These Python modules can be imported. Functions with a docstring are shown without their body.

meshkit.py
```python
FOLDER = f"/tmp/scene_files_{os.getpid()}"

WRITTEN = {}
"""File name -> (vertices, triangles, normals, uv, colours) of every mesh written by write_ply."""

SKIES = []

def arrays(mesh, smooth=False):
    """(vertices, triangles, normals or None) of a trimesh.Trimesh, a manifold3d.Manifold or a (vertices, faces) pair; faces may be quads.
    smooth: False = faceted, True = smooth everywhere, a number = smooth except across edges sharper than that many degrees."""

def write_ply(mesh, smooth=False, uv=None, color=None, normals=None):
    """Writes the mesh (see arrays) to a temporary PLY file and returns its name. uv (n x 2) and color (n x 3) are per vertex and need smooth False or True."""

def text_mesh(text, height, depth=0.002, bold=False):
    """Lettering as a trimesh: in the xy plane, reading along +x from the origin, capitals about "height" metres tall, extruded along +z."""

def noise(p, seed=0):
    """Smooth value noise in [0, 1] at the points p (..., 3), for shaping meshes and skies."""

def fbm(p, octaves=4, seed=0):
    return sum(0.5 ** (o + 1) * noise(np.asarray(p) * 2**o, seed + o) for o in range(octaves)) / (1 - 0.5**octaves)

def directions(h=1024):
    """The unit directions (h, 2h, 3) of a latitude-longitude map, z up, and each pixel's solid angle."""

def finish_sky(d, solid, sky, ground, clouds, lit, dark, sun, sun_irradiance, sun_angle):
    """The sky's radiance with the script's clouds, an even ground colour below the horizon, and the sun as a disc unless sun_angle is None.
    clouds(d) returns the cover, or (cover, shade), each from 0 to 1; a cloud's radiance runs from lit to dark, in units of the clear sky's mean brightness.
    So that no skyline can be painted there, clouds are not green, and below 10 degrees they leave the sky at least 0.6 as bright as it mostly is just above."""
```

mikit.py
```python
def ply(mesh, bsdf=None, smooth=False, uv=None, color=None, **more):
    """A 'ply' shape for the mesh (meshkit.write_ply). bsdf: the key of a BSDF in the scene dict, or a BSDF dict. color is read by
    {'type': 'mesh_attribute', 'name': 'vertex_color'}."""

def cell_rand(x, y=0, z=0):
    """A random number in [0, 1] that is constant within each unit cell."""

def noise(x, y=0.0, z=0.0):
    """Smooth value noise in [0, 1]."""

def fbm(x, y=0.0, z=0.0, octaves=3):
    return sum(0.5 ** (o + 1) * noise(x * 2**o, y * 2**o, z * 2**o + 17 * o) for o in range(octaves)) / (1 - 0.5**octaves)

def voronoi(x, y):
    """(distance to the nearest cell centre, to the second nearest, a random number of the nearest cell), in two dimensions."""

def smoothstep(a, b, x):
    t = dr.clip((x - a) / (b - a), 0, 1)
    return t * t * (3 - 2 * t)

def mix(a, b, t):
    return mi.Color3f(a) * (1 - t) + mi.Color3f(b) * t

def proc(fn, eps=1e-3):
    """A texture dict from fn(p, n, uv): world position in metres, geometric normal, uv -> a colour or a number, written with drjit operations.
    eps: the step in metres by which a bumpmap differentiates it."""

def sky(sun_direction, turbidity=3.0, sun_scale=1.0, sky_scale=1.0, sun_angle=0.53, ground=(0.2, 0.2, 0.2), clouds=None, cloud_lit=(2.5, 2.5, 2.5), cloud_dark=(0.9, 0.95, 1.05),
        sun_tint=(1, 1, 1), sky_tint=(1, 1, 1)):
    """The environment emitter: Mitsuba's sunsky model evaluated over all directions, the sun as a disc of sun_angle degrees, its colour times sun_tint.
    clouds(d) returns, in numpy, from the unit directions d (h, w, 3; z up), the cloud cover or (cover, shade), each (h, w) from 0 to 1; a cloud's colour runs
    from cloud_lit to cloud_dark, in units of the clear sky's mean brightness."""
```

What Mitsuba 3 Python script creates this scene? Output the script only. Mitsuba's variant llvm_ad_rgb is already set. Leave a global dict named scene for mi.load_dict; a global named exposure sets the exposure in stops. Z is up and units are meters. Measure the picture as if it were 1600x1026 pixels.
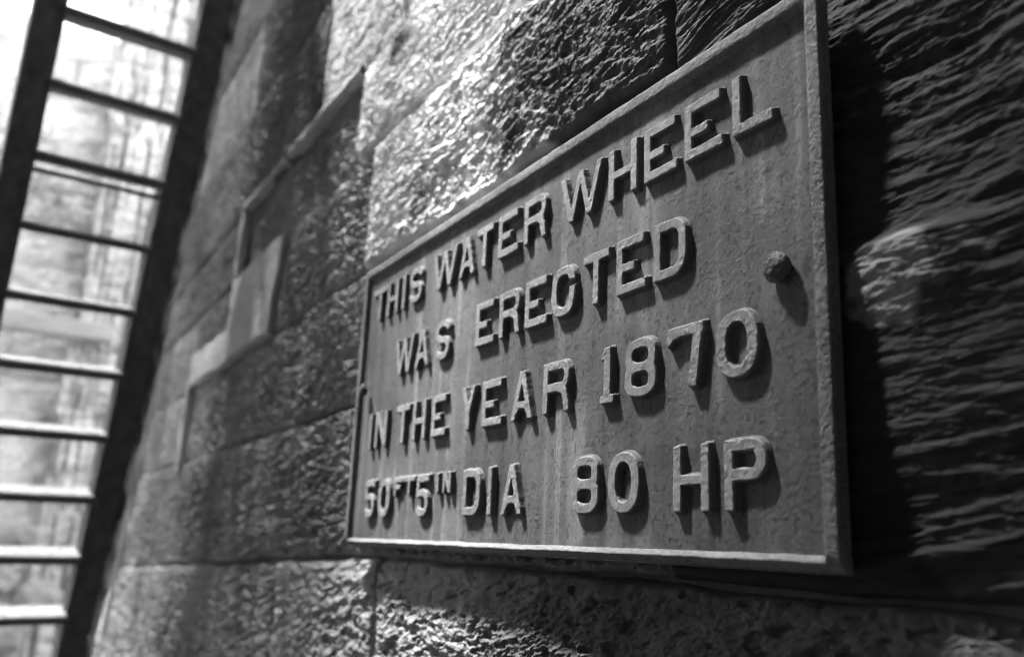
import math
import numpy as np
import drjit as dr
import mitsuba as mi
import trimesh
from shapely.geometry import Polygon, LineString, box as sbox
from shapely.ops import unary_union
from shapely import affinity
import mikit
from mikit import proc, noise, fbm, smoothstep, mix
from meshkit import fbm as nfbm, noise as nnoise

T = mi.ScalarTransform4f
scene, labels = {}, {}

# ------------------------------------------------------------------ units
# The place is laid out in units of the plaque's clear height (0.6 m): X along the wall,
# Y up from the plaque's sill, Z out from the wall.  wd() turns that into metres, z up.
S, Z0 = 0.6, 1.6


def wd(p):
    p = np.asarray(p, float)
    return np.stack([p[..., 0] * S, -p[..., 2] * S, p[..., 1] * S + Z0], -1)


# ------------------------------------------------------------------ camera
CAM = np.array([3.2379, 0.0028, 1.1532])
FWD = np.array([-0.84858, 0.23557, -0.47373])
UP = np.array([0.18406, 0.97092, 0.15310])
FOCUS = np.array([1.75, 0.62, 0.0])
scene["camera"] = {
    "type": "thinlens", "fov": 2 * math.degrees(math.atan(800 / 1408.0)), "fov_axis": "x",
    "aperture_radius": 0.0058, "focus_distance": float((FOCUS - CAM) @ FWD * S),
    "near_clip": 0.02, "far_clip": 2000.0,
    "to_world": T().look_at(origin=wd(CAM).tolist(), target=wd(CAM + FWD).tolist(),
                            up=(wd(CAM + UP) - wd(CAM)).tolist()),
}

# ------------------------------------------------------------------ daylight: hazy sun high over the open end of the pit
SUN = (-0.36, -0.285, 0.88)
scene["sky"] = mikit.sky(SUN, turbidity=3, sun_scale=1.9, sun_angle=7.0, sun_tint=(0.826, 0.985, 1.274),
                         clouds=lambda d: 1.0, cloud_lit=(4.5, 4.5, 4.5), cloud_dark=(3.5, 3.5, 3.5))
exposure = 3.75

# ------------------------------------------------------------------ materials


def grey(v):
    return mi.Color3f(v, v, v)


def stone_bsdf(tone, spread, grain=0.0025, rough=0.9, streak=0.0, spec=0.08):
    def col(p, n, uv):
        a = fbm(p.x * 3.1 + p.y * 2.0, p.z * 4.3, p.y * 3.0, 4)
        b = fbm(p.x * 38.0, p.z * 60.0, p.y * 38.0, 3)
        v = tone * (1 + spread * (a - 0.5) * 2.0) * (0.72 + 0.56 * b)
        if streak:
            s = fbm(p.x * 30.0, p.z * 1.4, p.y * 30.0, 3)
            v = v * (1 - streak * smoothstep(0.40, 0.66, s))
        return grey(dr.clip(v, 0.01, 0.9))

    def bump(p, n, uv):
        return fbm(p.x * 120.0, p.z * 240.0, p.y * 160.0, 3)
    return {"type": "twosided", "b": {"type": "bumpmap", "t": proc(bump, 4e-4), "scale": grain,
            "b": {"type": "principled", "base_color": proc(col), "roughness": rough, "specular": spec}}}


scene["stone_mid"] = stone_bsdf(0.17, 0.5)
scene["stone_dark"] = stone_bsdf(0.11, 0.5)



def pale_col(p, n, uv):
    """Grey stone with a paler tone that gives out in ragged patches along the block."""
    a = fbm(p.x * 3.1 + p.y * 2.0, p.z * 4.3, p.y * 3.0, 4)
    b = fbm(p.x * 38.0, p.z * 60.0, p.y * 38.0, 3)
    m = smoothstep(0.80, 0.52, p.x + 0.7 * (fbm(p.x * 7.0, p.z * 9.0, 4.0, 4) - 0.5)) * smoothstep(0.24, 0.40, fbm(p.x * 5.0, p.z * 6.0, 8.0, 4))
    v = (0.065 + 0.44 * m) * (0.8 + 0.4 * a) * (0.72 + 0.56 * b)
    return grey(v)


scene["stone_pale"] = stone_bsdf(0.4, 0.3)
scene["stone_pale"]["b"]["b"]["base_color"] = proc(pale_col)
scene["stone_tooled"] = stone_bsdf(0.30, 0.20, grain=0.0008)


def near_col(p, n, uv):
    """Dark stone with light on the bulge painted as one paler patch."""
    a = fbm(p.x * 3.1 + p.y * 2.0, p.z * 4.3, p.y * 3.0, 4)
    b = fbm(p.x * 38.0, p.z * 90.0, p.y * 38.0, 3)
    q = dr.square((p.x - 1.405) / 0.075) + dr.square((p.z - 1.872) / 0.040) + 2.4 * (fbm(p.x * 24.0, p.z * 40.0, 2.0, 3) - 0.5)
    v = 0.031 + 0.12 * smoothstep(1.3, 0.5, q)  # paler patch: light caught by the bulge, put into the colour
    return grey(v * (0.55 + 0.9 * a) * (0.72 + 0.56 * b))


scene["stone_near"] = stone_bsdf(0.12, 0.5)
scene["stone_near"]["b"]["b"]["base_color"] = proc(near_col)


def lit_col(p, n, uv):  # paler left, darker right: sun and plaque shade put into the colour
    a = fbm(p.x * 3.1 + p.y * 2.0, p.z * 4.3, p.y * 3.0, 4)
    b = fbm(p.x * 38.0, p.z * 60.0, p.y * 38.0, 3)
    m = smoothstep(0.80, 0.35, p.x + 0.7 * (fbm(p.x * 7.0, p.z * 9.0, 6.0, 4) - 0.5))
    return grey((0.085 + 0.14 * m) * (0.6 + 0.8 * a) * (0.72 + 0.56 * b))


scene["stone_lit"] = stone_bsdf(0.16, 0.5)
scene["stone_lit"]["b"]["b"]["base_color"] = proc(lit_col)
scene["stone_lining"] = stone_bsdf(0.16, 0.25)
scene["mortar"] = stone_bsdf(0.10, 0.4)
scene["stone_far"] = stone_bsdf(0.50, 0.6, grain=0.01)
scene["stone_streaked"] = stone_bsdf(0.46, 0.35, grain=0.006, streak=0.8)


def iron_col(p, n, uv):
    streak = fbm(p.x * 62.0, p.z * 1.8, 0.0, 3)
    patch = fbm(p.x * 6.0, p.z * 7.0, 3.0, 4)
    speck = noise(p.x * 420.0, p.z * 420.0, p.y * 420.0)
    v = 0.076 * (0.45 + 1.1 * patch) * (0.66 + 0.70 * streak)
    v = v + 0.030 * smoothstep(0.56, 0.74, streak) * smoothstep(0.35, 0.6, patch)
    pit = smoothstep(0.70, 0.80, noise(p.x * 190.0, p.z * 170.0, p.y * 190.0))
    return grey(v * (0.84 + 0.32 * speck) * (1 - 0.35 * pit))


def iron_bump(p, n, uv):
    return 0.5 * fbm(p.x * 240.0, p.z * 230.0, p.y * 240.0, 3) + 0.15 * noise(p.x * 90.0, p.z * 60.0, p.y * 90.0) + 0.15 * noise(p.x * 700.0, p.z * 700.0, p.y * 700.0)


def iron(col, scale, rough, bumpfn):
    return {"type": "twosided", "b": {"type": "bumpmap", "t": proc(bumpfn, 4e-4), "scale": scale,
            "b": {"type": "principled", "base_color": proc(col), "roughness": rough, "specular": 0.1}}}


scene["iron_panel"] = iron(iron_col, 0.0017, 0.75, iron_bump)

FRONT = 0.0    # world y of the letters' faces


def worn_col(p, n, uv):
    """Dark paint, rubbed to pale metal on whatever stands proud."""
    face = smoothstep(0.0045, 0.0012, p.y - FRONT)
    chips = fbm(p.x * 260.0, p.z * 260.0, p.y * 260.0, 3)
    patch = fbm(p.x * 14.0, p.z * 14.0, 9.0, 3)
    worn = 0.165 * (0.65 + 0.7 * chips) * (0.75 + 0.5 * patch)
    dark = 0.075 * (0.7 + 0.6 * chips)
    return grey(dark + (worn - dark) * face)


def worn_bump(p, n, uv):
    return 0.6 * fbm(p.x * 190.0, p.z * 190.0, p.y * 190.0, 3) + 0.4 * fbm(p.x * 520.0, p.z * 520.0, p.y * 520.0, 2)




def frame_col(p, n, uv):
    chips = fbm(p.x * 260.0, p.z * 260.0, p.y * 260.0, 3)
    patch = fbm(p.x * 9.0, p.z * 9.0, 5.0, 4)
    return grey(0.115 * (0.5 + chips) * (0.6 + 0.8 * patch))


scene["iron_frame"] = iron(frame_col, 0.0022, 0.75, worn_bump)
scene["iron_worn"] = iron(worn_col, 0.0026, 0.75, worn_bump)


def rust_col(p, n, uv):
    a = fbm(p.x * 60.0, p.z * 60.0, p.y * 60.0, 4)
    return grey(0.03 + 0.14 * a * a)


scene["iron_rusty"] = iron(rust_col, 0.004, 0.6, iron_bump)


def ladder_col(p, n, uv):
    a = fbm(p.x * 30.0, p.z * 30.0, p.y * 30.0, 4)
    return grey(0.03 + 0.09 * a)


scene["ladder_paint"] = iron(ladder_col, 0.002, 0.6, iron_bump)


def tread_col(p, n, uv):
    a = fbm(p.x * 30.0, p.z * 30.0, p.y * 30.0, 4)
    top = smoothstep(0.35, 0.75, n.z)      # top faces paler: light from above put into the colour
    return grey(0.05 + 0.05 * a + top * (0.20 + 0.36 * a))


scene["tread_toplit"] = iron(tread_col, 0.002, 0.5, iron_bump)


def pale_strip_col(p, n, uv):  # mottled pale tone stands for the lit strip beside the stile
    a = fbm(p.x * 18.0, p.z * 9.0, p.y * 18.0, 4)
    return grey(0.10 + 0.65 * smoothstep(0.35, 0.65, a))


scene["pale_strip"] = iron(pale_strip_col, 0.004, 0.8, iron_bump)


def wood_col(p, n, uv):
    g = fbm(p.x * 60.0, p.z * 60.0, p.y * 5.0, 4)
    return grey(0.14 + 0.22 * g)


scene["timber"] = {"type": "twosided", "b": {"type": "principled", "base_color": proc(wood_col), "roughness": 0.8}}


def leaf_col(p, n, uv):
    return grey(0.06 + 0.10 * noise(p.x * 40.0, p.z * 40.0, p.y * 40.0))


scene["leaf"] = {"type": "twosided", "b": {"type": "principled", "base_color": proc(leaf_col), "roughness": 0.6}}
scene["earth"] = stone_bsdf(0.10, 0.4)

# ------------------------------------------------------------------ helpers


def numbered(key):
    if key not in scene and key not in taken:
        taken.add(key)
        return key
    k = 1
    while f"{key}_{k:03d}" in taken:
        k += 1
    key = f"{key}_{k:03d}"
    taken.add(key)
    return key


taken = set()


def put(key, v, f, bsdf, smooth=True, local=True):
    key = numbered(key)
    scene[key] = mikit.ply((wd(v) if local else v, f), bsdf, smooth=smooth)
    return key


def tag(key, label=None, category=None, group=None, kind=None):
    labels[key] = {k: x for k, x in (("label", label), ("category", category), ("group", group), ("kind", kind)) if x}


def grid_faces(nu, nv):
    i = np.arange((nu - 1) * (nv - 1))
    a = (i // (nv - 1)) * nv + i % (nv - 1)
    return np.vstack([np.stack([a, a + nv, a + nv + 1], 1), np.stack([a, a + nv + 1, a + 1], 1)])


def hull_box(c, half, r=0.01, R=None, jitter=0.0, rng=None):
    """A box with chamfered edges: (v, f) about c with half sizes half, turned by the 3x3 matrix R."""
    half = np.asarray(half, float)
    pts = []
    for s in np.ndindex(2, 2, 2):
        q = (np.array(s) * 2 - 1) * half
        for k in range(3):
            e = q.copy()
            e[k] -= np.sign(q[k]) * r
            for j in range(3):
                if j != k:
                    e2 = q - np.sign(q) * r
                    e2[k] = q[k]
            pts.append(e2)
    m = trimesh.convex.convex_hull(np.array(pts))
    v = np.array(m.vertices)
    if R is not None:
        v = v @ np.asarray(R).T
    return v + np.asarray(c), np.array(m.faces)


# ------------------------------------------------------------------ rock-faced masonry


def axis(n_len, step, edge):
    """Parameters 0..n_len with close lines at both ends."""
    ends = np.array([0, .25, .5, .75, 1.0, 1.4]) * edge
    ends = ends[ends < n_len * 0.4]
    inner = np.arange(ends[-1] + step, n_len - ends[-1] - step * .4, step)
    return np.concatenate([ends, inner, n_len - ends[::-1]])


def relief(X, Y, seed, rough, fs=1.0, ripple=False):
    """Rock-faced relief: broad swells, ledges that run with the bed, sharp small breaks and pits."""
    s = seed * 7.31
    X, Y = X / fs, Y / fs
    O = X * 0
    warp = nfbm(np.stack([X * 2.3, Y * 2.3, O + s], -1), 3, 11)
    broad = nfbm(np.stack([X * 1.6 + s, Y * 2.6, O + s], -1), 3, 3) - 0.5
    lump = 0
    if ripple:
        # the near blocks split along the bed: everything is drawn out sideways, and one flake stands proud
        lump = 0.036 * np.exp(-((X - 2.37) / 0.13) ** 2) * np.where(Y > .50, np.exp(-((Y - .50) / .020) ** 2), np.exp(-((Y - .50) / .15) ** 2))
        live = 0.45 + 1.5 * np.clip(nfbm(np.stack([X * 3.0 + 5, Y * 6.0 + s, O], -1), 3, 15) - .36, 0, 1)
        rough = rough * live * .68
        X = X * .42 + 0.05 * (warp - .5)
    a = nfbm(np.stack([X * 6.5 + Y * 4 + warp * 2.2, Y * 18.0 - X * 2.0 + warp * 3.0, O + s], -1), 4, 5)
    ridge = 1 - np.abs(2 * a - 1) ** 0.85
    u, v = X * 25.0 + Y * 20.0 + s + warp * 3, Y * 62.0 - X * 14.0 + warp * 4
    b = nfbm(np.stack([u, v, O + s], -1), 4, 7) - 0.5
    c = np.abs(nfbm(np.stack([u * 1.6 + 40, v * 1.6, O + s], -1), 3, 9) - 0.5)
    d = np.abs(nfbm(np.stack([u * 3.7 + 11, v * 3.1, O + s], -1), 3, 10) - 0.5)
    pit = np.clip((nfbm(np.stack([X * 17.0 + Y * 17 + s, Y * 46.0 - X * 11, O + s + 9], -1), 2, 17) - 0.64) / 0.07, 0, 1)
    return lump + broad * 0.075 + rough * ((ridge - 0.72) * 0.034 + b * 0.030 - c * 0.026 - d * 0.016) - np.minimum(rough, .7) * pit * (0.006 if ripple else 0.018)


def stone(key, xl, xr, y0, y1, seed, bsdf, step, zoff=0.0, rough=1.0, tilt=(0, 0), margin=0.02, gap=0.006, place=None, fs=1.0, ripple=False):
    """One squared block whose face is broken rock.  xl, xr may be (bottom, top) pairs."""
    xl = (xl, xl) if np.isscalar(xl) else xl
    xr = (xr, xr) if np.isscalar(xr) else xr
    w = (xr[0] + xr[1] - xl[0] - xl[1]) / 2
    u, v = axis(w, step, margin), axis(y1 - y0, step * 0.8, margin)
    U, V = np.meshgrid(u / w, v / (y1 - y0), indexing="ij")
    L = xl[0] + (xl[1] - xl[0]) * V
    Rr = xr[0] + (xr[1] - xr[0]) * V
    X = L + gap + (Rr - L - 2 * gap) * U
    Y = y0 + gap + (y1 - y0 - 2 * gap) * V
    if place is None:       # the bed under the plaque climbs towards the right
        Y = Y + (.112 + .045 * np.minimum(X, 0)) * np.exp(-((Y + .165) / .33) ** 2)
    d = np.minimum(np.minimum(U, 1 - U) * w, np.minimum(V, 1 - V) * (y1 - y0))
    wob = 1 - np.clip(d / 0.25, 0, 1)
    X = X + wob * (nfbm(np.stack([X * 4, Y * 4, X * 0 + seed], -1), 3, 21) - 0.5) * 0.034
    Y = Y + wob * (nfbm(np.stack([X * 3, Y * 4, X * 0 + seed + 50], -1), 3, 22) - 0.5) * 0.030
    Zr = relief(X, Y, seed, rough, fs, ripple)
    e = np.clip(d / (margin * (0.7 + 0.8 * nfbm(np.stack([X * 9, Y * 9, X * 0], -1), 2, 33))), 0, 1)
    roll = np.sqrt(np.clip(1 - (1 - e) ** 2, 0, 1))
    pillow = 1 - np.exp(-d / 0.10)
    Z = -0.075 + zoff + Zr * (0.70 + 0.30 * pillow) + 0.02 * pillow * rough + tilt[0] * (U - .5) + tilt[1] * (V - .5)
    Z = -0.15 + (Z + 0.15) * roll
    P = np.stack([X, Y, Z], -1).reshape(-1, 3)
    if place is not None:
        P = place(P)
    return put(key, P, grid_faces(len(u), len(v)), bsdf)


tag("stone_wall", "rough rock-faced stone wall that carries the cast iron plaque", "wall", kind="thing")
WALL_END = lambda y: -7.25 + 0.03 * y
# courses: (y0, y1, [(x0, x1, material, zoff, rough, tilt)])
E_ = "end"
courses = [
    (-2.6, -1.25, [(E_, -4.6, "dark", 0, 1, 0), (-4.6, -2.2, "mid", 0, 1, 0), (-2.2, .5, "mid", 0, 1, 0), (.5, 3.0, "mid", 0, 1, 0), (3.0, 5.5, "mid", 0, 1, 0)]),
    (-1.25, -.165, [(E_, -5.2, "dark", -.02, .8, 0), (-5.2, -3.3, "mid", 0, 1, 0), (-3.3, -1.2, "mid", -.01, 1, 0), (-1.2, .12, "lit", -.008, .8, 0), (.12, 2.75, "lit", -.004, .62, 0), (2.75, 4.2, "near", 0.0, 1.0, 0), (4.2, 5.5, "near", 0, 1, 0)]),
    (-.165, .53, [(E_, -5.1, "dark", -.03, .7, 0), (-5.1, -2.63, "dark", -.012, .8, 0), (-2.63, -.2, "mid", .0, 1.2, 0), (-.2, 1.75, "mid", -.005, .8, 0)]),
    (.53, 1.10, [(E_, -5.2, "dark", -.03, .6, 0), (-5.2, -4.05, "mid", -.02, .6, 0), (-4.05, -2.75, "mid", -.03, .9, 0), (-2.75, -1.05, "mid", -.015, 1.2, 0), (-1.05, .55, "mid", .005, 1.2, 0), (.55, 1.75, "mid", -.005, .8, 0)]),
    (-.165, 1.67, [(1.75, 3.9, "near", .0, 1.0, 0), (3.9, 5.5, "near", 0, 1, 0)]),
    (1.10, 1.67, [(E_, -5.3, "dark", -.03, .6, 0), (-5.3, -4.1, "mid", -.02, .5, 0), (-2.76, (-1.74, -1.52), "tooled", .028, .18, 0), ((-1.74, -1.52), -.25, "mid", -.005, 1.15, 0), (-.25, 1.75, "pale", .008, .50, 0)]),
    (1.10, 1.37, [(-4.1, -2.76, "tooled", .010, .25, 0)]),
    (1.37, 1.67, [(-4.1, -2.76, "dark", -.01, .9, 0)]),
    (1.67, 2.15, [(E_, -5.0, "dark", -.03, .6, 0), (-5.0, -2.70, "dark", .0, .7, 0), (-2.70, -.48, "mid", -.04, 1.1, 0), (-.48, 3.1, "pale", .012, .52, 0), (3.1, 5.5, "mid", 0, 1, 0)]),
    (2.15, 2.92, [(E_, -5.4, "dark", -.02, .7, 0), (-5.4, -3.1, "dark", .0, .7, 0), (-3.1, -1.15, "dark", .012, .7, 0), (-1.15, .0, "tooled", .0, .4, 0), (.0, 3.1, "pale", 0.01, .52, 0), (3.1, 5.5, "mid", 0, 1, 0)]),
    (2.92, 3.75, [(E_, -4.9, "dark", .0, .7, 0), (-4.9, -2.9, "mid", -.01, .5, 0), (-2.9, -.9, "dark", 0, .8, 0), (-.9, 1.2, "mid", 0, 1, 0), (1.2, 5.5, "mid", 0, 1, 0)]),
    (3.75, 4.7, [(E_, -5.6, "mid", .01, .9, 0), (-5.6, -3.7, "dark", 0, .6, 0), (-3.7, -1.4, "mid", 0, .7, 0), (-1.4, 1.2, "mid", 0, 1, 0), (1.2, 5.5, "mid", 0, 1, 0)]),
    (4.7, 5.8, [(E_, -5.1, "mid", .01, .9, 0), (-5.1, -3.0, "dark", 0, .7, 0), (-3.0, -.4, "mid", 0, 1, 0), (-.4, 2.4, "mid", 0, 1, 0), (2.4, 5.5, "mid", 0, 1, 0)]),
]
seed = 0
for (y0, y1, row) in courses:
    for (x0, x1, mat, zo, ro, ti) in row:
        seed += 1
        xl = (WALL_END(y0), WALL_END(y1)) if x0 is E_ else x0
        e0 = -7.0 if x0 is E_ else float(np.mean(x0))
        e1 = float(np.mean(x1))
        near = min(abs(e1 - CAM[0]), abs(e0 - CAM[0]))
        dist = math.hypot(near if e1 < CAM[0] else 0, 1.1)
        out = y0 >= 2.9 and e1 > -.5 or y1 < -1.2 or e0 > 2.85
        st = 0.0037 * max(dist / 1.3, 0.9) ** 0.62 if not out else 0.03
        st = min(st, 0.02) if not out else st
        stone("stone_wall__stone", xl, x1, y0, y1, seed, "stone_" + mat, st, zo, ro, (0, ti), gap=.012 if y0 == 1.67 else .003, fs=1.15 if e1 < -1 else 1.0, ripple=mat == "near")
# ribbons of pale pointing left standing round the recessed block and down the joint beside the tooled blocks


def ribbon(pts, half, z, sd, mat="stone_tooled"):
    pts = np.array(pts, float)
    t = np.linspace(0, 1, 90)
    seg = np.linspace(0, 1, len(pts))
    c = np.column_stack([np.interp(t, seg, pts[:, 0]), np.interp(t, seg, pts[:, 1])])
    d = np.gradient(c, axis=0)
    d /= np.linalg.norm(d, axis=1, keepdims=True)
    nn = np.column_stack([-d[:, 1], d[:, 0]])
    q = np.array([(-1.25, -.10), (-1.0, -.01), (-.6, 0), (.6, 0), (1.0, -.01), (1.25, -.10)])
    wv = half * (.75 + .5 * nfbm(np.column_stack([c * 5, t * 0 + sd]), 3, 77))
    V = np.stack([c[:, None, 0] + nn[:, None, 0] * q[None, :, 0] * wv[:, None], c[:, None, 1] + nn[:, None, 1] * q[None, :, 0] * wv[:, None], z + q[None, :, 1] + 0 * wv[:, None]], -1)
    V[..., 2] += (nfbm(V * 14, 3, 78) - .5) * (.06 if half > .08 else .032)
    put("stone_wall__pointing_and_lit_edge", V.reshape(-1, 3), grid_faces(90, 6)[:, ::-1], mat)


ribbon([(-4.72, 4.88), (-4.76, 4.5), (-4.82, 3.92), (-5.05, 3.48), (-5.38, 3.13), (-5.65, 2.79), (-6.0, 2.17), (-6.2, 1.48), (-6.38, .86), (-6.6, .43), (-6.85, -.07), (-7.1, -.53), (-7.3, -1.0)], .085, -.028, 4, "stone_far")  # added strip, pale to stand for the sunlit wall edge by the ladder
ribbon([(-2.72, 2.17), (-1.6, 2.175), (-.5, 2.165)], .020, -.045, 1)
ribbon([(-2.73, 2.15), (-2.77, 1.65), (-2.74, 1.12)], .030, -.045, 2)
ribbon([(-4.06, 1.15), (-4.10, .80), (-4.06, .45)], .04, -.045, 3)
# the bedding mortar behind the blocks and the wall's core
gx, gy = np.linspace(-7.2, 5.5, 250), np.linspace(-2.6, 5.8, 170)
X, Y = np.meshgrid(gx, gy, indexing="ij")
Zm = -0.115 + 0.022 * (nfbm(np.stack([X * 9, Y * 9, X * 0], -1), 3, 71) - .5)
put("stone_wall__mortar", np.stack([X, Y, Zm], -1).reshape(-1, 3), grid_faces(250, 170), "mortar")
v, f = hull_box((-0.85, 1.6, -.75), (6.35, 4.2, .58), 0.02)
put("stone_wall__core", v, f, "mortar", smooth=False)

# ------------------------------------------------------------------ the plaque
W = 2.214
PANEL = -0.0155
tag("plaque", "dark cast iron plaque with raised lettering fixed to the rough stone wall", "plaque")
nx, ny = 420, 200
X, Y = np.meshgrid(np.linspace(-.02, W + .02, nx), np.linspace(-.016, 1.016, ny), indexing="ij")
Zp = PANEL + 0.0022 * (nfbm(np.stack([X * 7, Y * 7, X * 0], -1), 4, 81) - .5) + 0.0007 * (nfbm(np.stack([X * 60, Y * 40, X * 0], -1), 3, 82) - .5)
put("plaque__panel", np.stack([X, Y, Zp], -1).reshape(-1, 3), grid_faces(nx, ny), "iron_panel")
# frame: one moulding swept round, mitred
prof = np.array([(-.0135, -.0200), (-.0120, -.0160), (-.0105, -.0135), (-.0035, -.0026), (-.0015, -.0008), (.0012, 0.0), (.008, .0004), (.016, .0004), (.0238, .0), (.0264, -.0010), (.0282, -.0035), (.0290, -.0075), (.0294, -.026), (.0100, -.028)])
corner = [(0, 0), (W, 0), (W, 1), (0, 1)]
diag = [(-1, -1), (1, -1), (1, 1), (-1, 1)]
rings = []
for k in range(4):
    a, b = np.array(corner[k], float), np.array(corner[(k + 1) % 4], float)
    da, db = np.array(diag[k], float), np.array(diag[(k + 1) % 4], float)
    n = int(np.linalg.norm(b - a) / 0.012)
    for t in np.arange(n) / n:
        low = {0: 1.0, 1: max(0.0, 1 - t * 40), 2: 0.0, 3: max(0.0, 1 - (1 - t) * 40)}[k]   # the sill is chamfered away underneath
        out = prof[:, 0] - low * .42 * np.clip(prof[:, 0] - .0012, 0, 1)
        q = (a + (b - a) * t)[None] + (da + (db - da) * t)[None] * np.column_stack([prof[:, 0] if k in (1, 3) else out * 0 + prof[:, 0], out])
        rings.append(np.column_stack([q, np.maximum(prof[:, 1] - low * .75 * np.clip(prof[:, 0] - .0012, 0, .028), -.027)]))
V = np.array(rings)
nr, npf = V.shape[:2]
wob = (nfbm(np.stack([V[..., 0] * 16, V[..., 1] * 16, V[..., 2] * 16], -1), 4, 91) - .5)
V[..., 2] += wob * 0.0022
V[..., 1] += (nfbm(np.stack([V[..., 0] * 22, V[..., 1] * 22, V[..., 2] * 9], -1), 4, 92) - .5) * 0.0034
V[..., 0] += (nfbm(np.stack([V[..., 0] * 22, V[..., 1] * 22, V[..., 2] * 9], -1), 4, 93) - .5) * 0.0030
i, j = np.meshgrid(np.arange(nr), np.arange(npf - 1), indexing="ij")
a, b = (i * npf + j).ravel(), (((i + 1) % nr) * npf + j).ravel()
put("plaque__frame", V.reshape(-1, 3), np.vstack([np.stack([a, b, b + 1], 1), np.stack([a, b + 1, a + 1], 1)])[:, ::-1], "iron_frame", smooth=35)

# lettering ------------------------------------------------------------------
SV, SH = 0.0215, 0.0205


def arc(cx, cy, rx, ry, a0, a1, n=14, p=2.5):
    t = np.radians(np.linspace(a0, a1, n))
    c, s = np.cos(t), np.sin(t)
    return np.column_stack([cx + rx * np.sign(c) * np.abs(c) ** (2 / p), cy + ry * np.sign(s) * np.abs(s) ** (2 / p)])


def rrect(x0, y0, x1, y1, r):
    r = min(r, (x1 - x0) / 2 - 1e-4, (y1 - y0) / 2 - 1e-4)
    return sbox(x0 + r, y0 + r, x1 - r, y1 - r).buffer(r)


def oval(x0, y0, x1, y1, p=2.5):
    return Polygon(arc((x0 + x1) / 2, (y0 + y1) / 2, (x1 - x0) / 2, (y1 - y0) / 2, 0, 360, 60, p)[:-1])


def para(xa, ya, xb, yb, w):
    """A slanting stroke of horizontal width w between centres (xa, ya) and (xb, yb)."""
    return Polygon([(xa - w / 2, ya), (xa + w / 2, ya), (xb + w / 2, yb), (xb - w / 2, yb)])


def stroke(pts, w, cap="flat"):
    return LineString(pts).buffer(w / 2, cap_style=cap, join_style="round")


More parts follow.
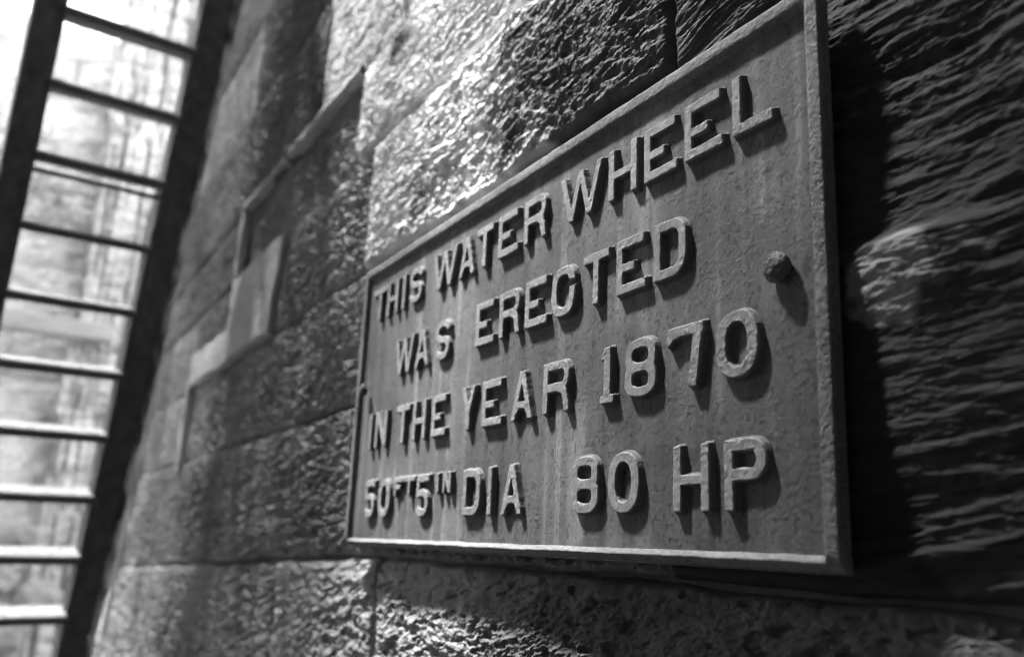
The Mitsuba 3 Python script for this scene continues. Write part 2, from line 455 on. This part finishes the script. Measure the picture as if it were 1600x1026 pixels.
def glyph(c, x0, x1, y0, y1, s=1.0):
    sv, sh = SV * s, SH * s
    w, h, cx = x1 - x0, y1 - y0, (x0 + x1) / 2
    ym = y0 + h * 0.47
    if c == "I":
        return sbox(cx - sv / 2, y0, cx + sv / 2, y1)
    if c == "T":
        return unary_union([sbox(x0, y1 - sh, x1, y1), sbox(cx - sv / 2, y0, cx + sv / 2, y1)])
    if c == "H":
        return unary_union([sbox(x0, y0, x0 + sv, y1), sbox(x1 - sv, y0, x1, y1), sbox(x0, ym - sh * .42, x1, ym + sh * .42)])
    if c in "EF":
        p = [sbox(x0, y0, x0 + sv, y1), sbox(x0, y1 - sh, x1 - .006 * s, y1), sbox(x0, ym - sh * .45, x0 + w * .62, ym + sh * .45)]
        if c == "E":
            p.append(sbox(x0, y0, x1, y0 + sh))
        return unary_union(p)
    if c == "L":
        return unary_union([sbox(x0, y0, x0 + sv, y1), sbox(x0, y0, x1, y0 + sh)])
    if c == "N":
        return unary_union([sbox(x0, y0, x0 + sv * .9, y1), sbox(x1 - sv * .9, y0, x1, y1), para(x0 + sv * .5, y1, x1 - sv * .5, y0, sv)])
    if c == "W":
        q = sv * .92
        a, b, m = x0 + w * .285, x1 - w * .285, cx
        return unary_union([para(x0 + q / 2, y1, a, y0, q), para(a, y0, m, y1 - h * .02, q), para(m, y1 - h * .02, b, y0, q), para(b, y0, x1 - q / 2, y1, q)])
    if c == "A":
        q = sv * .95
        yb = y0 + h * .30
        bar = sbox(x0 + w * .2, yb - sh * .4, x1 - w * .2, yb + sh * .4)
        arch = Polygon([(x0 + w * .22, y0 + h * .12), (x0 + w * .32, yb), (x1 - w * .32, yb), (x1 - w * .22, y0 + h * .12)])
        hole = oval(x0 + w * .25, y0 - h * .14, x1 - w * .25, yb - sh * .35, 2.2)
        legs = unary_union([para(x0 + q / 2, y0, cx - q * .05, y1, q), para(x1 - q / 2, y0, cx + q * .05, y1, q)])
        return unary_union([legs, bar, arch.difference(hole)])
    if c == "Y":
        q = sv
        yj = y0 + h * .45
        return unary_union([sbox(cx - q / 2, y0, cx + q / 2, yj + h * .05), para(cx, yj - h * .04, x0 + q / 2, y1, q), para(cx, yj - h * .04, x1 - q / 2, y1, q)])
    if c in "PR":
        yb = y0 + h * .42
        r = h * .27
        outer = unary_union([rrect(x0, yb, x1 - (.004 if c == "R" else 0), y1, r), sbox(x0, yb, x0 + w * .5, y1)])
        inner = unary_union([rrect(x0 + sv, yb + sh * .95, x1 - sv * 1.05, y1 - sh * .95, r * .45), sbox(x0 + sv, yb + sh * .95, x0 + w * .45, y1 - sh * .95)])
        p = [outer.difference(inner), sbox(x0, y0, x0 + sv, y1)]
        if c == "R":
            leg = stroke([(x0 + w * .55, yb + sh * .5), (x1 - sv * 1.1, yb - h * .02), (x1 - sv * .75, y0 + h * .2), (x1 - sv * .5, y0)], sv * .95)
            p.append(leg.intersection(sbox(x0, y0, x1 + .01, y1)))
        return unary_union(p)
    if c == "D":
        r = w * .42
        outer = unary_union([rrect(x0, y0, x1, y1, r), sbox(x0, y0, cx, y1)])
        inner = unary_union([rrect(x0 + sv, y0 + sh, x1 - sv, y1 - sh, r * .5), sbox(x0 + sv, y0 + sh, cx, y1 - sh)])
        return outer.difference(inner)
    if c == "0":
        q = sv * 1.18
        return oval(x0, y0, x1, y1, 2.35).difference(oval(x0 + q, y0 + sh * .95, x1 - q, y1 - sh * .95, 2.35))
    if c == "C":
        q = sv * 1.05
        ring = oval(x0, y0, x1, y1, 2.8).difference(oval(x0 + q, y0 + sh, x1 - q, y1 - sh, 2.8))
        return ring.difference(sbox(cx, y0 + h * .54, x1 + .01, y0 + h * .68))
    if c == "8":
        q = sv * 1.16
        ymid = y0 + h * .505
        outer = unary_union([oval(x0 + w * .02, ymid - sh * .9, x1 - w * .02, y1, 2.6), oval(x0, y0, x1, ymid + sh * .7, 2.6)]).buffer(.004).buffer(-.004)
        return outer.difference(oval(x0 + q, ymid + sh * .45, x1 - q, y1 - sh * .95, 3.2)).difference(oval(x0 + q, y0 + sh * .95, x1 - q, ymid - sh * .45, 3.2))
    if c == "7":
        top = sbox(x0, y1 - sh, x1, y1)
        serif = Polygon([(x0, y1 - sh * .5), (x0, y1 - h * .30), (x0 + w * .04, y1 - h * .30), (x0 + w * .16, y1 - h * .20), (x0 + w * .42, y1 - sh * .9)])
        return unary_union([top, serif, para(x0 + w * .70, y0, x1 - sv * .62, y1, sv * 1.15)])
    if c == "1":
        return unary_union([sbox(cx - sv * .55, y0, cx + sv * .55, y1), sbox(x0, y0, x1, y0 + sh * .8), Polygon([(cx - sv * .5, y1), (cx - sv * .5, y1 - h * .2), (cx - sv * 1.05, y1 - h * .22), (cx - sv * 1.05, y1 - h * .17)])])
    if c == "5":
        yj = y0 + h * .56
        bowl = np.vstack([[(x0 + sv * .6, yj - sh * .1)], arc(cx, y0 + (yj - y0 + sh * .5) / 2, (w - sv) / 2, (yj - y0 - sh * .5) / 2, 100, -160, 22)])
        return unary_union([sbox(x0 + w * .10, y1 - sh, x1, y1), sbox(x0 + w * .06, yj - sh * .6, x0 + w * .06 + sv * .85, y1), stroke(bowl, sh * .95)])
    if c == "S":
        rx, ry = (w - sv) / 2, (h - sh) / 4
        up, lo = y1 - sh / 2 - ry, y0 + sh / 2 + ry
        path = np.vstack([arc(cx, up, rx, ry, 5, 262, 20, 2.3), arc(cx, lo, rx, ry, 82, -175, 20, 2.3)])
        return stroke(path, sh * .98)
    raise ValueError(c)


def resample(ring, step):
    ls = LineString(ring)
    out = []
    pts = np.array(ring)
    for a, b in zip(pts[:-1], pts[1:]):
        n = max(1, int(round(np.linalg.norm(b - a) / step)))
        out += [a + (b - a) * t / n for t in range(n)]
    return np.array(out)


PROF = [(.0078, PANEL - .004), (.0066, PANEL + .0004), (.0040, -.0125), (.0022, -.0060), (.0010, -.0022), (.0002, -.0007), (-.0012, 0.0)]


def raised(poly, lift=0.0, k=0):
    """The outline poly raised from the panel with drafted sides and softened arrises."""
    poly = poly.buffer(.0022).buffer(-.0044).buffer(.0022).simplify(.0003)
    vs, fs, at = [], [], 0
    for g in getattr(poly, "geoms", [poly]):
        tops = []
        for r_i, ring in enumerate([g.exterior, *g.interiors]):
            q = resample(np.array(ring.coords), .0038)
            area = np.sum(q[:, 0] * np.roll(q[:, 1], -1) - np.roll(q[:, 0], -1) * q[:, 1])
            if (area > 0) != (r_i == 0):
                q = q[::-1]
            e = np.roll(q, -1, 0) - q
            e /= np.linalg.norm(e, axis=1, keepdims=True)
            nrm = np.column_stack([e[:, 1], -e[:, 0]])
            nv_ = nrm + np.roll(nrm, 1, 0)
            nv_ /= np.maximum(np.sum(nv_ * nrm, 1, keepdims=True), .9)
            q = q + nrm * ((nfbm(np.column_stack([q * 90, q[:, 0] * 0 + k]), 3, 41) - .5) * .0026)[:, None]
            n = len(q)
            for lv, (o, z) in enumerate(PROF):
                vs.append(np.column_stack([q + nv_ * o, np.full(n, z + lift * (lv > 2))]))
            for lv in range(len(PROF) - 1):
                i0 = np.arange(n)
                i1 = (i0 + 1) % n
                a, b = at + lv * n, at + (lv + 1) * n
                fs += [np.stack([a + i0, a + i1, b + i1], 1), np.stack([a + i0, b + i1, b + i0], 1)]
            tops.append(q + nv_ * PROF[-1][0])
            at += n * len(PROF)
        cap = Polygon(tops[0], tops[1:])
        cv, cf = trimesh.creation.triangulate_polygon(cap if cap.is_valid else cap.buffer(0), engine="earcut")
        tri = cv[cf]
        sgn = (tri[:, 1, 0] - tri[:, 0, 0]) * (tri[:, 2, 1] - tri[:, 0, 1]) - (tri[:, 1, 1] - tri[:, 0, 1]) * (tri[:, 2, 0] - tri[:, 0, 0])
        cf = np.where((sgn < 0)[:, None], cf[:, ::-1], cf)
        vs.append(np.column_stack([cv, np.full(len(cv), lift)]))
        fs.append(cf + at)
        at += len(cv)
    return np.vstack(vs), np.vstack(fs)


ROW = {1: (.800, .924), 2: (.562, .688), 3: (.3235, .449), 4: (.084, .209)}
text = [
    (1, "THIS", [(.084, .220), (.223, .323), (.365, .387), (.427, .530)]),
    (1, "WATER", [(.623, .799), (.815, .917), (.931, 1.033), (1.068, 1.180), (1.213, 1.326)]),
    (1, "WHEEL", [(1.394, 1.576), (1.606, 1.714), (1.741, 1.852), (1.880, 1.993), (2.023, 2.127)]),
    (2, "WAS", [(.341, .499), (.515, .622), (.674, .775)]),
    (2, "ERECTED", [(.952, 1.062), (1.094, 1.206), (1.236, 1.346), (1.368, 1.473), (1.509, 1.613), (1.644, 1.749), (1.777, 1.881)]),
    (3, "IN", [(.144, .166), (.206, .308)]),
    (3, "THE", [(.398, .506), (.536, .635), (.681, .780)]),
    (3, "YEAR", [(.886, .973), (1.017, 1.128), (1.183, 1.289), (1.342, 1.461)]),
    (3, "1870", [(1.588, 1.638), (1.679, 1.786), (1.824, 1.932), (1.968, 2.077)]),
    (4, "50", [(.151, .243), (.281, .382)]),
    ("s", "FT", [(.416, .492), (.494, .584)]),
    (4, "5", [(.598, .691)]),
    ("s", "IN", [(.744, .762), (.790, .843)]),
    (4, "DIA", [(.925, 1.028), (1.074, 1.096), (1.149, 1.253)]),
    (4, "80", [(1.480, 1.586), (1.624, 1.732)]),
    (4, "HP", [(1.842, 1.944), (1.987, 2.091)]),
]
rng = np.random.default_rng(5)
k = 0
for row, word, boxes in text:
    for ch, (x0, x1) in zip(word, boxes):
        k += 1
        y0, y1 = ROW.get(row, (.150, .209))
        g = glyph(ch, x0, x1, y0, y1, .72 if row == "s" else 1.0)
        g = affinity.rotate(g, rng.uniform(-.5, .5))
        v, f = raised(g, lift=-.0009 + rng.uniform(-.0007, .0007), k=k)
        put("plaque__numeral" if ch.isdigit() else "plaque__letter", v, f, "iron_worn", smooth=32)


def bolt(x, y, r, out, seed):
    m = trimesh.creation.icosphere(5, 1.0)
    v = np.array(m.vertices)
    n = nfbm(v * 2.6 + seed, 4, 51) - .5
    v = v * (1 + .26 * n)[:, None]
    v = v * [r, r, r * .62] + [x, y, out]
    return v, np.array(m.faces)


put("plaque__bolt", *bolt(2.127, .508, .0285, -.002, 3), "iron_rusty")
put("plaque__bolt", *bolt(.078, .545, .024, .010, 9), "iron_rusty")

# ------------------------------------------------------------------ the ladder
LB = np.array([-2.568, 3.087, .462])
LU = np.array([.426, 1.0, -.033])
LU /= np.linalg.norm(LU)
LR = np.array([.112, -.042, 1.0])
LR /= np.linalg.norm(LR)
LN = np.cross(LU, LR)
LN /= np.linalg.norm(LN)           # towards the climber's far side
LR = np.cross(LN, LU)
LH, LW = .445, .75
tag("ladder", "dark iron ladder with flat rungs leaning beside the end of the stone wall", "ladder")
B3 = np.column_stack([LU, LR, LN])
N_UP, N_DOWN = 3, 4
for (off, half) in ((-.098, .092), (LW + .092, .088)):
    c = LB + LR * off + LU * (LH * (N_UP - 4.5 + 0) * .5 - LH * 2.6)
    n = 60
    prof2 = np.array([(-half, -.085), (half, -.085), (half, -.055), (half, .055), (half, .085), (-half, .085), (-half, .055), (-half, -.055)])
    tt = np.linspace(-13.0, 6.0, n) * LH
    V = LB + LR * off + tt[:, None, None] * LU + prof2[None, :, :1] * LR + prof2[None, :, 1:] * LN
    V = V + (nfbm(V * 6, 3, 61) - .5)[..., None] * .012 * LR
    i, j = np.meshgrid(np.arange(n - 1), np.arange(8), indexing="ij")
    a, b, a2, b2 = i * 8 + j, (i + 1) * 8 + j, i * 8 + (j + 1) % 8, (i + 1) * 8 + (j + 1) % 8
    put("ladder__stile", V.reshape(-1, 3), np.vstack([np.stack([a.ravel(), b.ravel(), b2.ravel()], 1), np.stack([a.ravel(), b2.ravel(), a2.ravel()], 1)]), "ladder_paint", smooth=30)
# each rung is a flat bar, its tread tipped a little towards the wall's near end
tip = math.radians(16.0)
tdir = np.array([math.cos(tip), -math.sin(tip), 0.0])
tdir -= LR * (tdir @ LR)
tdir /= np.linalg.norm(tdir)
tup = np.cross(LR, tdir)
if tup[1] < 0:
    tup = -tup
for r in range(-3, 15):
    c = LB - LU * LH * r + LR * LW / 2
    v, f = hull_box((0, 0, 0), (.120, .030, LW / 2 + .03), .014)
    P = c + v[:, :1] * tdir + v[:, 1:2] * tup + v[:, 2:] * LR
    put("ladder__rung", P, f, "tread_toplit", smooth=False)
# a thin tie rod just under the third rung
tr = trimesh.creation.cylinder(.016, LW + .04, sections=14)
cv = np.array(tr.vertices)
c = LB - LU * (LH * 2 + .085) + LR * LW / 2 + LN * .03
put("ladder__tie_rod", c + cv[:, :1] * LU + cv[:, 1:2] * LN + cv[:, 2:] * LR, np.array(tr.faces), "ladder_paint", smooth=30)
# added bar between ladder and wall, coloured pale to give a lit strip
n, m_ = 360, 10
tt = np.linspace(-13.0, 6.0, n) * LH
ang = np.arange(m_) / m_ * 2 * np.pi
rad = .028 + .020 * (nfbm(np.stack([tt * 5, tt * 0, tt * 0], -1), 4, 66) - .4)
off = -.238
V = LB + LR * off + tt[:, None, None] * LU + (np.cos(ang)[None, :, None] * LR + np.sin(ang)[None, :, None] * LN) * rad[:, None, None]
i, j = np.meshgrid(np.arange(n - 1), np.arange(m_), indexing="ij")
a, b, a2, b2 = i * m_ + j, (i + 1) * m_ + j, i * m_ + (j + 1) % m_, (i + 1) * m_ + (j + 1) % m_
put("ladder__added_bar", V.reshape(-1, 3), np.vstack([np.stack([a.ravel(), b.ravel(), b2.ravel()], 1), np.stack([a.ravel(), b2.ravel(), a2.ravel()], 1)]), "pale_strip", smooth=True)
tag("ladder__added_bar", "added bar against the wall coloured pale like a lit edge")

# ------------------------------------------------------------------ the far end of the pit, bright and out of focus
tag("far_wall", "pale bright stone wall behind the ladder at the open end", "wall", kind="thing")
FX = -12.0


def face_x(x0):
    """Block coordinates (along, up, out) -> a wall that faces +X at X = x0."""
    def go(P):
        return np.column_stack([x0 + P[:, 2], P[:, 1], -P[:, 0]])
    return go


rng = np.random.default_rng(12)
sd = 200
y = -4.0
while y < 7.7:
    h = rng.uniform(.62, .95)
    x = -5.0 - rng.uniform(0, .8)
    while x < -.35:
        w = rng.uniform(.8, 1.6)
        sd += 1
        if x + w > -.9:
            w = -.3 - x
        stone("far_wall__stone", x, x + w, y, y + h, sd, "stone_far", .035, rng.uniform(-.02, .02), 2.5, fs=3.0, gap=.0, margin=.004, place=face_x(FX))
        x += w
    y += h
put("far_wall__mortar", np.array([(FX - .12, -4, -.3), (FX - .12, -4, 6.4), (FX - .12, 7.7, 6.4), (FX - .12, 7.7, -.3)]), np.array([[0, 2, 1], [0, 3, 2]]), "mortar", smooth=False)
tag("stone_pier", "stone pier streaked by running water behind the ladder rungs", "pier", kind="thing")
y = -4.0
while y < 11.0:
    h = rng.uniform(.7, 1.1)
    x = -.45 + rng.uniform(-.04, .04)
    n = 0
    while x < 3.2:
        w = rng.uniform(.9, 1.5)
        sd += 1
        stone("stone_pier__stone", x, x + w, y, y + h, sd, "stone_streaked", .035, rng.uniform(-.02, .02), 2.5, fs=2.5, gap=.0, margin=.004, place=face_x(FX + .45))
        x += w
    y += h
v, f = hull_box((FX + .05, 3.5, -1.6), (.27, 7.5, 2.02), .02)
put("stone_pier__core", v, f, "mortar", smooth=False)
v, f = hull_box((FX + .62, 2.87, 1.3), (.14, .13, 1.35), .02)
put("timber_beam", v, f, "timber", smooth=False)
# rubble at the foot of the far wall and a dark tuft of fern on it
rng = np.random.default_rng(31)
for i, (y, z, r) in enumerate([(-.15, .75, .26), (-.72, 1.0, .34), (-.95, .40, .33), (-1.45, .85, .42)]):
    m = trimesh.creation.icosphere(4, 1.0)
    v = np.array(m.vertices)
    v = v * (1 + .5 * (nfbm(v * 1.7 + i * 9, 4, 55) - .5))[:, None] * np.array([.8, .75, 1.0]) * r
    k_ = put("boulder", v + [FX + .75, y, z], np.array(m.faces), "stone_mid", smooth=True)
    tag(k_, ["small dark stone lodged alone on the far wall between the low rungs", "dark broken boulder near the outer ladder stile below the lone stone", "dark boulder beside the streaked pier above the lowest rungs", "largest dark boulder at the bottom behind the lowest rungs"][i], "boulder", "boulders heaped below the far wall", "thing")
leafs, lf, at = [], [], 0
for c, n, sp in ((np.array([FX + .42, 4.95, 1.12]), 260, .20), (np.array([FX + .40, 4.62, .85]), 90, .13)):
    for i in range(n):
        p = c + rng.normal(0, 1, 3) * np.array([.10, sp * .8, sp])
        t = rng.normal(0, 1, 3)
        t /= np.linalg.norm(t)
        b = np.cross(t, rng.normal(0, 1, 3))
        b /= np.linalg.norm(b)
        L_, w_ = rng.uniform(.05, .10), rng.uniform(.018, .03)
        leafs += [p, p + t * L_ * .5 + b * w_, p + t * L_, p + t * L_ * .5 - b * w_]
        lf += [(at, at + 1, at + 2), (at, at + 2, at + 3)]
        at += 4
put("fern_tuft__leaves", np.array(leafs), np.array(lf), "leaf", smooth=False)
tag("fern_tuft__leaves", kind="stuff")
tag("fern_tuft", "dark tuft of fern growing from the pale far wall", "fern", kind="thing")
tag("timber_beam", "grey horizontal timber beam crossing the pale wall behind the ladder", "beam", kind="thing")

# ------------------------------------------------------------------ ground of the pit
gx = np.linspace(-900, 900, 61)
X, Zz = np.meshgrid(gx, gx, indexing="ij")
put("ground", np.stack([X, X * 0 - 4.2, Zz], -1).reshape(-1, 3), grid_faces(61, 61)[:, ::-1], "earth")
tag("ground", kind="structure")

# ------------------------------------------------------------------ the building round the viewer (unseen); roof edge and planks made to shape the light
RY = 7.4
roof = Polygon([(-9.0, 6.9), (9.6, 6.9), (9.6, -.7), (.4, -.7), (.3, 1.66), (-.34, 1.99), (-.75, 2.13), (-1.75, 2.5), (-2.9, 3.0), (-5.6, 4.2), (-9.0, 4.2)])  # unseen roof, edge cut to shade the right wall and lower plaque
v, f = trimesh.creation.triangulate_polygon(roof, engine="earcut")
n = len(v)
ring = np.array(roof.exterior.coords)[:-1]
top, bot = np.column_stack([v[:, 0], np.full(n, RY + .2), v[:, 1]]), np.column_stack([v[:, 0], np.full(n, RY), v[:, 1]])
m_ = len(ring)
side = np.vstack([np.column_stack([ring[:, 0], np.full(m_, RY + .2), ring[:, 1]]), np.column_stack([ring[:, 0], np.full(m_, RY), ring[:, 1]])])
i0 = np.arange(m_)
i1 = (i0 + 1) % m_
sf = np.vstack([np.stack([i0, i1, i1 + m_], 1), np.stack([i0, i1 + m_, i0 + m_], 1)]) + 2 * n
put("shade_slab", np.vstack([top, bot, side]), np.vstack([f, f[:, ::-1] + n, sf]), "stone_lining", smooth=False)
tag("shade_slab", "unseen roof slab over the pit with its edge cut to shape the sunlight", "roof", kind="thing")
tag("shade_slats", "added unseen planks spaced to thin the sun on the left wall", "deck", kind="thing")
for i, x in enumerate([-3.62, -4.14, -4.62, -5.06, -5.46, -5.83, -6.18, -6.52, -6.86, -7.2, -7.55, -7.92, -8.3, -8.65]):
    v, f = hull_box((x, RY + .1, 1.9 + .02 * (i % 3)), (.115, .06, 2.5), .01)
    put("shade_slats__plank", v, f, "timber", smooth=False)  # unseen slats added to let only part of the sun through
v, f = hull_box((1.6, 1.8, 6.2), (8.0, 6.0, .3), .02)
put("opposite_wall", v, f, "stone_lining", smooth=False)
tag("opposite_wall", "dark pit wall facing the plaque across the wheel pit", "wall", kind="thing")
v, f = hull_box((9.3, 1.8, 2.6), (.3, 6.0, 3.3), .02)
put("end_wall", v, f, "stone_lining", smooth=False)
tag("end_wall", "dark closing wall of the wheel pit behind the viewer", "wall", kind="thing")
